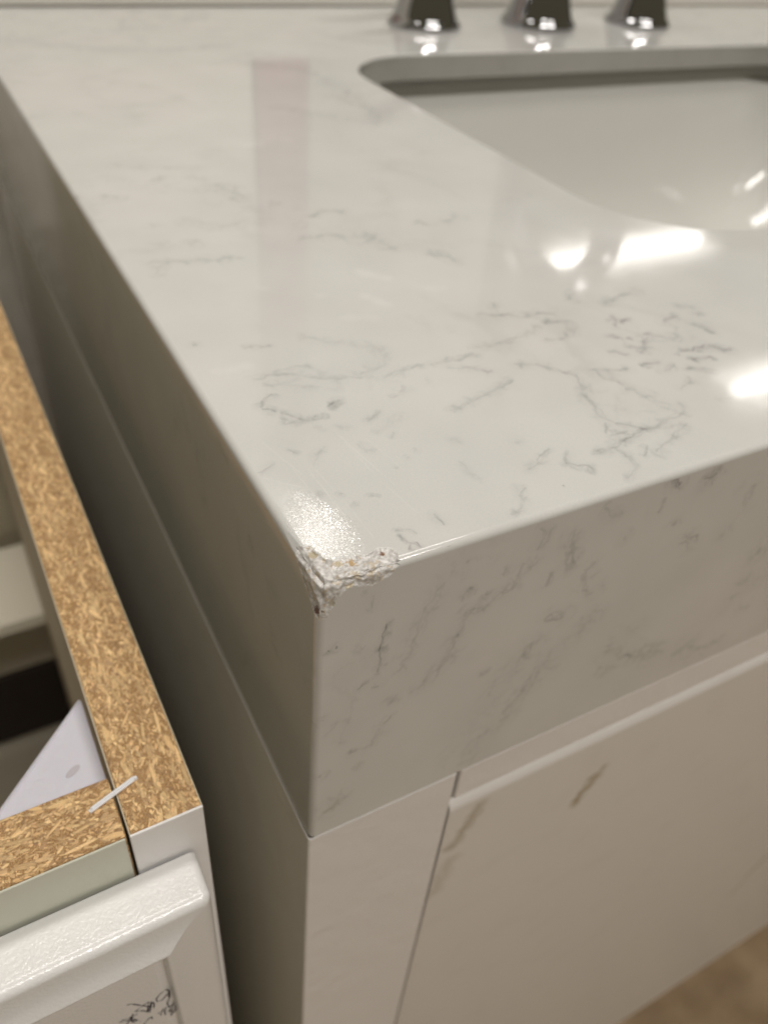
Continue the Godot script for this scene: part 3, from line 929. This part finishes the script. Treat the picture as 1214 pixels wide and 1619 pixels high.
func build_sink(mats: Dictionary) -> void:
	var t := thing("undermount_sink", "white glazed ceramic undermount sink set below the stone counter", "sink", Vector3.ZERO)
	var loops := []
	for p in [[-0.022, 0.06, -0.0155], [-0.012, 0.05, -0.0156], [-0.0118, 0.05, -0.026], [-0.010, 0.048, -0.0285], [-0.005, 0.045, -0.0305], [0.0, 0.04, -0.034], [0.004, 0.035, -0.045], [0.009, 0.03, -0.065], [0.016, 0.03, -0.09], [0.026, 0.034, -0.112], [0.042, 0.045, -0.13], [0.064, 0.055, -0.141], [0.09, 0.05, -0.147], [0.118, 0.03, -0.150], [0.134, 0.013, -0.151]]:
		loops.append(round_rect(p[0], p[1], p[2], 18))
	part("bowl", loft(loops, mats.ceramic, true, true, true), t)
	var dr := part("drain", lathe([[0.016, -0.006], [0.021, 0.0005], [0.0215, 0.0018], [0.020, 0.0026], [0.015, 0.0022], [0.012, 0.0004]], mats.chrome), t)
	dr.position = Vector3((CUT[0] + CUT[1]) / 2.0, -0.151, (CUT[2] + CUT[3]) / 2.0)


func build_faucet(mats: Dictionary) -> void:
	var bell := [[0.0265, 0.0], [0.0272, 0.0012], [0.0268, 0.0032], [0.0250, 0.0050], [0.0238, 0.0062], [0.0222, 0.0105], [0.0200, 0.0170], [0.0178, 0.0240], [0.0160, 0.0310], [0.0150, 0.0370], [0.0150, 0.0400]]
	var t := thing("widespread_faucet", "chrome faucet with arched spout and two bell-based handles behind the sink", "faucet", Vector3(0.411, 0.0003, -0.489))
	for h in [[-0.102, -0.0035, 0.5], [0.103, 0.0, -0.5]]:
		var g := part("handle", lathe([[0.0140, 0.0402], [0.0172, 0.0420], [0.0176, 0.0470], [0.0150, 0.0520], [0.0090, 0.0560], [0.0030, 0.0575]], mats.chrome), t)
		g.position = Vector3(h[0], 0, h[1])
		part("bell_base", lathe(bell, mats.chrome), g)
		var d := Vector3(sin(h[2]) * -1.0, 0.0, 0.2).normalized()
		part("lever", tube([Vector3(0, 0.047, 0) + d * 0.012, Vector3(0, 0.050, 0) + d * 0.035, Vector3(0, 0.054, 0) + d * 0.060, Vector3(0, 0.0555, 0) + d * 0.064], [0.0050, 0.0046, 0.0062, 0.0020], mats.chrome), g)
	var big := []
	for p in bell:
		big.append([p[0] * 1.08, p[1] * 1.15])
	var path := []
	var radii := []
	for k in 6:
		path.append(Vector3(0, 0.0465 + 0.014 * k, 0))
		radii.append(0.0132 - 0.0004 * k)
	for k in range(1, 17):
		var a := PI * 0.94 * k / 16.0
		path.append(Vector3(0, 0.1165 + 0.060 * sin(a), 0.066 - 0.066 * cos(a)))
		radii.append(0.0112)
	var neck := part("spout", tube(path, radii, mats.chrome, 28), t)
	part("bell_base", lathe(big, mats.chrome), neck)
	var tip := part("aerator", lathe([[0.0105, -0.012], [0.0122, -0.0115], [0.0124, 0.0], [0.0116, 0.003]], mats.chrome), neck)
	tip.position = path[path.size() - 1]


func build_cabinet(mats: Dictionary) -> void:
	var t := thing("vanity_cabinet", "white vanity cabinet under the stone counter with a flat lipped door", "cabinet")
	var foot := -0.72
	# side panel with its front return, one L-shaped board with softened edges: [x, z] in plan
	var plan := []
	var soft := 0.0009
	plan.append([-0.0006, -0.54])
	for k in 6:
		var a := PI / 2.0 * k / 5.0
		plan.append([-0.0006 + soft - soft * cos(a), 0.0002 - soft + soft * sin(a)])
	plan.append_array([[0.0464, 0.0002], [0.0470, -0.0004], [0.0471, -0.0186]])
	var shell := []
	for y in [-H - 0.0005, -H - 0.0009, foot]:
		var l := PackedVector3Array()
		for p in plan:
			l.append(Vector3(p[0] if y < -H - 0.0006 else p[0] + 0.0004, y, p[1] if y < -H - 0.0006 else p[1] - 0.0004))
		shell.append(l)
	part("side_panel", loft(shell, mats.paint, false, false), t)
	part("rail", slab(Vector3(0.0484, -0.1136, -0.0190), Vector3(LONG, -H - 0.0004, -0.0002), 0.0004, mats.paint), t)
	# door with a rolled top edge
	var s := Sheet.new()
	var prof := []   # [y, z, ny, nz]
	var rr := 0.0060
	prof.append([-0.1142, -0.0150, 1.0, 0.0])
	for k in 9:
		var a := PI / 2.0 * k / 8.0
		prof.append([-0.1142 - rr + rr * cos(a), 0.0006 - rr + rr * sin(a), cos(a), sin(a)])
	prof.append([foot, 0.0006, 0.0, 1.0])
	for k in prof.size() - 1:
		var q := []
		for w in [[0.04725, k], [LONG, k], [LONG, k + 1], [0.04725, k + 1]]:
			var e: Array = prof[w[1]]
			q.append([Vector3(w[0], e[0], e[1]), Vector3(0, e[2], e[3]), Vector2((w[0] - 0.0472) / 0.3, (-0.1142 - e[0]) / 0.3)])
		s.quad(q[0], q[1], q[2], q[3])
		var l: Array = prof[k]
		var l2: Array = prof[k + 1]
		var nn := Vector3.LEFT
		s.quad([Vector3(0.04725, l[0], l[1]), nn, Vector2.ZERO], [Vector3(0.04725, l2[0], l2[1]), nn, Vector2.ZERO], [Vector3(0.04725, l2[0], -0.015), nn, Vector2.ZERO], [Vector3(0.04725, l[0], -0.0151), nn, Vector2.ZERO])
	s.flat(Vector3(0.048, foot, 0.0006), Vector3(LONG, foot, 0.0006), Vector3(LONG, foot, -0.015), Vector3(0.048, foot, -0.015), Vector3.DOWN, func(p: Vector3) -> Vector2: return Vector2(p.x, p.z))
	part("door", s.mesh(mats.door), t)
	part("bottom_panel", slab(Vector3(0.0152, foot, -0.54), Vector3(LONG, foot + 0.016, -0.0192), 0.0005, mats.paint), t)
	part("toe_board", slab(Vector3(0.010, FLOOR, -0.075), Vector3(LONG, foot - 0.0005, -0.060), 0.0005, mats.paint), t)


func build_open_cabinet(mats: Dictionary) -> void:
	# local axes: the outer front top corner of the bare cabinet's side panel
	var origin := Vector3(-0.0257, 0, -0.0059)
	var t := thing("bare_cabinet", "white vanity cabinet without its top, raw chipboard edges showing, beside the counter", "cabinet", origin, deg_to_rad(0.81))
	var y1 := -0.070
	var y0 := -0.78
	var th := 0.0174
	var sp := part("side_panel", slab(Vector3(-th + 0.0004, y0, -0.52), Vector3(-0.00024, y1, -0.0007), 0.0002, mats.chips, 1.0), t)
	part("laminate", slab(Vector3(-0.00022, y0, -0.52), Vector3(0.0, y1 - 0.0001, -0.0007), 0.0001, mats.laminate), sp)
	part("laminate", slab(Vector3(-th, y0, -0.52), Vector3(-th + 0.00035, y1 - 0.0001, -0.0007), 0.0001, mats.raw), sp)
	part("edge_band", slab(Vector3(-th, y0, -0.00065), Vector3(0.0, y1 + 0.0001, 0.0), 0.0002, mats.melamine), sp)
	var rl := part("front_rail", slab(Vector3(-0.60, -0.150, -0.0172), Vector3(-th - 0.0007, y1 + 0.0002, -0.0007), 0.0003, mats.chips, 1.0, true), t)
	part("edge_band", slab(Vector3(-0.60, -0.150, -0.00065), Vector3(-th - 0.0010, y1 - 0.0002, -0.0001), 0.0002, mats.melamine_old), rl)
	part("back_panel", slab(Vector3(-0.60, -0.575, -0.515), Vector3(-th - 0.0005, y1 - 0.01, -0.510), 0.0003, mats.beige), t)
	part("back_rail", slab(Vector3(-0.60, -0.412, -0.497), Vector3(-th - 0.0005, -0.400, -0.404), 0.0006, mats.cream), t)
	part("base_strip", slab(Vector3(-0.60, -0.675, -0.515), Vector3(-th - 0.0005, -0.577, -0.505), 0.0006, mats.dark_brown), t)
	part("bottom_panel", slab(Vector3(-0.60, -0.70, -0.515), Vector3(-th - 0.0005, -0.684, -0.018), 0.0005, mats.beige), t)
	part("side_panel", slab(Vector3(-0.617, y0, -0.52), Vector3(-0.6005, y1, -0.0007), 0.0003, mats.melamine), t)
	# plastic corner brace
	var br := part("corner_brace", brace_mesh(mats.plastic), t)
	br.position = Vector3(-th - 0.0009, -0.0772, -0.0178)
	var dim := part("moulded_boss", lathe([[0.0026, -0.0020], [0.0027, -0.0002], [0.0022, 0.00012]], mats.plastic_dull), br)
	dim.position = Vector3(-0.0068, 0.0, -0.0098)
	dim.scale = Vector3(0.9, 1.0, 0.42)
	dim.rotation.y = 0.55
	# door
	build_left_door(mats, t)
	# staple, driven across the joint
	var st := thing("staple", "steel staple bridging the joint between two raw chipboard edges", "staple", Vector3(-0.0495, y1 + 0.0003, -0.0157))
	var e := Vector3(-0.0379, y1 + 0.0003, -0.0198) - Vector3(-0.0495, y1 + 0.0003, -0.0157)
	st.rotation.y = atan2(-e.z, e.x)
	part("crown", slab(Vector3(0.0002, 0, -0.00065), Vector3(e.length() - 0.0002, 0.00065, -0.00003), 0.00018, mats.steel), st)
	part("crown", slab(Vector3(0.0, 0.0, 0.00003), Vector3(e.length() - 0.0005, 0.00060, 0.00062), 0.00018, mats.steel), st)
	part("leg", slab(Vector3(-0.0004, -0.012, -0.0005), Vector3(0.0002, 0.00042, 0.0005), 0.00015, mats.steel), st)
	part("leg", slab(Vector3(e.length() - 0.0004, -0.012, -0.0005), Vector3(e.length() + 0.0003, 0.00042, 0.0005), 0.00015, mats.steel), st)


func brace_mesh(m: Material) -> ArrayMesh:
	# a thin right-angled web with a raised lip along its long edge; local corner at the origin, legs along -x and -z
	var s := Sheet.new()
	var a := Vector3(0, 0, 0)
	var b := Vector3(-0.030, 0, 0)
	var c := Vector3(0, 0, -0.030)
	var down := Vector3(0, -0.002, 0)
	var uv := func(p: Vector3) -> Vector2: return Vector2(p.x, p.z)
	s.tri([a, Vector3.UP, uv.call(a)], [b, Vector3.UP, uv.call(b)], [c, Vector3.UP, uv.call(c)])
	s.tri([a + down, Vector3.DOWN, uv.call(a)], [b + down, Vector3.DOWN, uv.call(b)], [c + down, Vector3.DOWN, uv.call(c)])
	var o := Vector3(-1, 0, -1).normalized()
	var lip := Vector3(0, 0.0007, 0)
	var up := (Vector3.UP + o * 0.5).normalized()
	var w := o * 0.0009
	s.flat(b, c, c + w * 0.3 + lip, b + w * 0.3 + lip, (Vector3.UP - o).normalized(), uv)
	s.flat(b + w * 0.3 + lip, c + w * 0.3 + lip, c + w + lip * 0.7, b + w + lip * 0.7, up, uv)
	s.flat(b + w + lip * 0.7, c + w + lip * 0.7, c + w + down * 3.0, b + w + down * 3.0, o, uv)
	# low flange along the rail
	var f := Vector3(0, 0.0011, 0)
	s.flat(a + f, b + f, b + Vector3(0.0, 0, -0.0012) + f, a + Vector3(0, 0, -0.0012) + f, Vector3.UP, uv)
	s.flat(a + Vector3(0, 0, -0.0012) + f, b + Vector3(0, 0, -0.0012) + f, b + Vector3(0, 0, -0.0018), a + Vector3(0, 0, -0.0018), Vector3(0, 0.4, -1).normalized(), uv)
	return s.mesh(m)


func build_left_door(mats: Dictionary, t: Node3D) -> void:
	var x1 := -0.0036      # right edge of the door
	var x0 := -0.560
	var yt := -0.0868
	var yb := -0.70
	# profile from the outer edge inwards: [inset, z]
	var prof := [[0.0, 0.0008], [0.0, 0.0112]]
	for k in range(1, 9):
		var a := PI / 2.0 * k / 8.0
		prof.append([0.0028 - 0.0028 * cos(a), 0.0112 + 0.0028 * sin(a)])
	prof.append_array([[0.0045, 0.01422], [0.0075, 0.01475], [0.0100, 0.0156], [0.0122, 0.01660], [0.0128, 0.01675], [0.0133, 0.0166], [0.0136, 0.0162], [0.0140, 0.0147], [0.0146, 0.0145], [0.0158, 0.0145], [0.0162, 0.01475], [0.0168, 0.01485], [0.0200, 0.01485]])
	var loops := []
	for p in prof:
		var l := PackedVector3Array()
		var i: float = p[0]
		var cr := maxf(0.0022 - i * 0.25, 0.0002)
		for q in [[x1 - i - cr, yt - i - cr, 0.0], [x0 + i + cr, yt - i - cr, 0.25], [x0 + i + cr, yb + i + cr, 0.5], [x1 - i - cr, yb + i + cr, 0.75]]:
			for k in 7:
				var a: float = TAU * (q[2] + 0.25 * k / 6.0)
				l.append(Vector3(q[0] + cr * cos(a), q[1] + cr * sin(a), p[1]))
		loops.append(l)
	var door := part("door", loft(loops, mats.lacquer, false, true, false), t)
	var fld := Sheet.new()
	fld.flat(Vector3(x1 - 0.02, yt - 0.02, 0.01485), Vector3(x0 + 0.02, yt - 0.02, 0.01485), Vector3(x0 + 0.02, yb + 0.02, 0.01485), Vector3(x1 - 0.02, yb + 0.02, 0.01485), Vector3.BACK, func(p: Vector3) -> Vector2: return Vector2(p.x, p.y))
	part("panel", fld.mesh(mats.lacquer), door)
	# ballpoint scribble on the panel
	var s := Sheet.new()
	var inv := t.transform.affine_inverse()
	for line in INK:
		var pts := []
		var curve := Curve2D.new()
		for k in range(0, line.size(), 2):
			var p: Vector3 = inv * Vector3(line[k] / 1000.0, line[k + 1] / 1000.0, 0.0091)
			pts.append(Vector2(p.x, p.y))
		for k in pts.size():
			var tan_: Vector2 = (pts[mini(k + 1, pts.size() - 1)] - pts[maxi(k - 1, 0)]) * 0.18
			curve.add_point(pts[k] * 1000.0, -tan_ * 1000.0, tan_ * 1000.0)
		var many := curve.get_baked_length() / 0.12
		var last := []
		for k in int(many) + 2:
			var u := minf(k * 0.12, curve.get_baked_length())
			var p := curve.sample_baked(u) / 1000.0
			var q := (curve.sample_baked(minf(u + 0.1, curve.get_baked_length())) - curve.sample_baked(maxf(u - 0.1, 0.0))).orthogonal().normalized()
			var w := 0.00017 + 0.00006 * sin(u * 3.1) - 0.00005 * sin(u * 1.3)
			var row := [p + q * w, p - q * w]
			if k > 0:
				var c := []
				for e in [last[0], last[1], row[1], row[0]]:
					c.append([Vector3(e.x, e.y, 0.01490), Vector3.BACK, e])
				s.quad(c[0], c[1], c[2], c[3])
			last = row
	part("handwriting", s.mesh(mats.ink), door)


func strip_lamp(called: String, label: String, from: Vector3, length: float, width: float, tube_width: float, energy: float, mats: Dictionary) -> void:
	var t := thing(called, label, "lamp", from)
	t.set_meta("group", "ceiling lamps over the showroom")
	part("housing", slab(Vector3(-0.01, 0.012, -width / 2.0 - 0.01), Vector3(length + 0.01, 0.07, width / 2.0 + 0.01), 0.004, mats.housing), t)
	part("diffuser", slab(Vector3(0, 0, -width / 2.0), Vector3(length, 0.011, width / 2.0), 0.003, mats.glow), t)
	var l := AreaLight3D.new()
	l.name = "light"
	l.area_size = Vector2(length, tube_width)
	l.area_range = 14.0
	l.area_normalize_energy = true
	l.light_energy = energy
	l.light_color = LAMP
	l.shadow_enabled = true
	t.add_child(l)
	l.position = Vector3(length / 2.0, -0.006, 0)
	l.rotation.x = -PI / 2.0


const LAMP := Color(1.0, 0.98, 0.955)


func _ready() -> void:
	# ---- camera
	var cam := Camera3D.new()
	cam.name = "camera"
	var lens := CameraAttributesPhysical.new()
	lens.frustum_focal_length = 18.814
	lens.frustum_near = 0.02
	lens.frustum_far = 60.0
	lens.frustum_focus_distance = 0.160
	lens.exposure_aperture = 9.0
	cam.attributes = lens
	add_child(cam)
	cam.fov = 65.056
	cam.near = 0.02
	cam.far = 60.0
	cam.transform = Transform3D(Basis(Vector3(0.8807, 0.0769, 0.4674), Vector3(0.2533, 0.7572, -0.6020), Vector3(-0.4002, 0.6486, 0.6474)).orthonormalized(), Vector3(-0.0466, 0.1108, 0.0960))
	cam.current = true
	# ---- surroundings: the dim, even warm grey of a large shop floor
	var we := WorldEnvironment.new()
	we.name = "surroundings"
	var env := Environment.new()
	env.background_mode = Environment.BG_COLOR
	env.background_color = Color(0.37, 0.348, 0.285)
	env.background_energy_multiplier = 1.0
	env.tonemap_mode = Environment.TONE_MAPPER_LINEAR
	env.tonemap_exposure = 1.0
	env.sdfgi_enabled = true
	env.ssao_enabled = true
	env.ssil_enabled = true
	we.environment = env
	add_child(we)

	# ---- materials
	var mats := {}
	mats.glow = plain(Color(0.9, 0.9, 0.88), 0.6)
	mats.glow.emission_enabled = true
	mats.glow.emission = LAMP
	mats.glow.emission_energy_multiplier = 2.6
	mats.housing = plain(Color(0.8, 0.8, 0.78), 0.5)
	# ---- lamps (2.5 m above the counter; two rows are mirrored in the stone)
	strip_lamp("strip_lamp", "long ceiling lamp mirrored twice in the stone beside the sink", Vector3(4.0, 2.5, -4.75), 1.95, 0.55, 0.10, 1.0, mats)
	strip_lamp("strip_lamp", "long ceiling lamp mirrored at the right edge of the stone", Vector3(4.2, 2.5, -2.70), 1.95, 0.45, 0.10, 1.0, mats)
	strip_lamp("square_lamp", "small square ceiling lamp shining on the rubbed patch by the broken corner", Vector3(1.07, 2.5, -2.48), 0.18, 0.18, 0.18, 0.42, mats)
	strip_lamp("strip_lamp", "long ceiling lamp straight above the gap between the two cabinets", Vector3(-0.55, 2.5, -0.55), 1.95, 0.45, 0.30, 2.6, mats)
	strip_lamp("strip_lamp", "long ceiling lamp above and in front of the vanity", Vector3(-0.50, 2.5, 1.6), 1.95, 0.45, 0.30, 6.0, mats)

	mats.top = plain(Color.WHITE, 1.0, 0.0, 0.5)
	mats.top.albedo_texture = stone(TOP_VEINS, 2048, 2048, 2048 / (TOP_W * 1000.0), 11, 1.0, 0.16)
	mats.top.roughness_texture = top_gloss(2048)
	mats.top.roughness_texture_channel = BaseMaterial3D.TEXTURE_CHANNEL_GREEN
	mats.top.normal_enabled = true
	mats.top.normal_texture = top_grit(2048)
	mats.front = plain(Color.WHITE, 0.16)
	mats.front.albedo_texture = stone(FRONT_VEINS, 1600, 800, 8.0, 23, 1.0, 0.06)
	mats.side = plain(Color.WHITE, 0.08)
	mats.side.albedo_texture = stone(SIDE_VEINS, 1536, 256, 2.56, 37, 1.0, 0.2)
	mats.strip = plain(Color(0.86, 0.85, 0.82), 0.12)
	mats.chip = plain(Color.WHITE, 0.3)
	mats.chip.vertex_color_use_as_albedo = true
	mats.ceramic = plain(Color(0.80, 0.795, 0.775), 0.11)
	mats.chrome = plain(Color(0.68, 0.68, 0.69), 0.05, 1.0)
	mats.paint = grained(plain(Color(0.885, 0.87, 0.86), 0.42), 6.0, 0.12, 51)
	mats.door = plain(Color.WHITE, 0.26)
	mats.door.albedo_texture = stained_paint(Color(0.86, 0.845, 0.83), 1024, 0.3, [[60.5, 46.0, 66.0, 33.0, 4.2, 0.8], [66.0, 33.0, 69.5, 28.0, 3.0, 0.45], [4.5, 30.0, 12.5, 12.0, 4.5, 0.5], [2.0, 60.0, 6.0, 40.0, 5.0, 0.25]], 81)
	mats.raw = plain(Color(0.76, 0.71, 0.62), 0.7)
	mats.wall = grained(plain(Color(0.93, 0.915, 0.88), 0.7), 3.0, 0.2, 59)
	mats.wall_grey = grained(plain(Color(0.80, 0.79, 0.77), 0.7), 3.0, 0.2, 60)
	mats.post = plain(Color(0.62, 0.40, 0.40), 0.5)
	mats.melamine = grained(plain(Color(0.915, 0.905, 0.90), 0.38), 20.0, 0.1, 53)
	mats.melamine_old = grained(plain(Color(0.80, 0.80, 0.74), 0.36), 20.0, 0.1, 53)
	mats.lacquer = grained(plain(Color(0.88, 0.875, 0.87), 0.19), 40.0, 0.22, 54, 0.04)
	mats.laminate = plain(Color(0.85, 0.83, 0.73), 0.4)
	mats.beige = plain(Color(0.70, 0.67, 0.60), 0.6)
	mats.cream = plain(Color(0.95, 0.93, 0.87), 0.6)
	mats.dark_brown = plain(Color(0.15, 0.11, 0.08), 0.8)
	mats.plastic = grained(plain(Color(0.80, 0.775, 0.81), 0.33), 30.0, 0.25, 55)
	mats.plastic.subsurf_scatter_enabled = true
	mats.plastic.subsurf_scatter_strength = 0.2
	mats.plastic_dull = plain(Color(0.70, 0.68, 0.70), 0.45)
	mats.steel = plain(Color(0.94, 0.94, 0.95), 0.32, 0.35)
	mats.ink = plain(Color(0.07, 0.06, 0.20), 0.4)
	var wood := chipboard(1024, 1024, 14.0, 71)
	mats.chips = plain(Color.WHITE, 0.62)
	mats.chips.albedo_texture = wood[0]
	mats.chips.normal_enabled = true
	mats.chips.normal_texture = wood[1]
	mats.chips.normal_scale = 1.0
	mats.chips.uv1_scale = Vector3(1000.0 * 14.0 / 1024.0, 1000.0 * 14.0 / 1024.0, 1)
	mats.floor = grained(plain(Color(0.70, 0.61, 0.49), 0.55), 1.5, 0.3, 57)
	mats.floor.albedo_texture = noise_map(58, 0.012, Color(0.75, 0.72, 0.68), Color(1.0, 1.0, 1.0))

	# ---- the setting
	var fl := part("floor", slab(Vector3(-6, FLOOR - 0.1, -8), Vector3(8, FLOOR, 6), 0.01, mats.floor), self)
	fl.set_meta("kind", "structure")

	# ---- things
	build_counter(mats)
	build_sink(mats)
	build_faucet(mats)
	build_cabinet(mats)
	build_open_cabinet(mats)
	# ---- what the polished stone mirrors behind the counter
	var wp := thing("wall_panel", "plain off-white wall panel behind the left end of the counter", "wall panel", Vector3(-0.45, FLOOR, -0.60))
	part("board", slab(Vector3(0, 0, -0.02), Vector3(0.664, -FLOOR + 0.52, 0), 0.002, mats.wall), wp)
	var wq := thing("wall_panel", "greyer wall panel behind the counter between the post and the faucet", "wall panel", Vector3(0.264, FLOOR, -0.60))
	part("board", slab(Vector3(0, 0, -0.02), Vector3(0.216, -FLOOR + 0.50, -0.001), 0.002, mats.wall_grey), wq)
	var po := thing("upright_post", "slim pinkish post standing behind the counter next to the wall panel", "post", Vector3(0.216, FLOOR, -0.60))
	part("board", slab(Vector3(0, 0, -0.02), Vector3(0.046, -FLOOR + 0.30, 0.004), 0.002, mats.post), po)
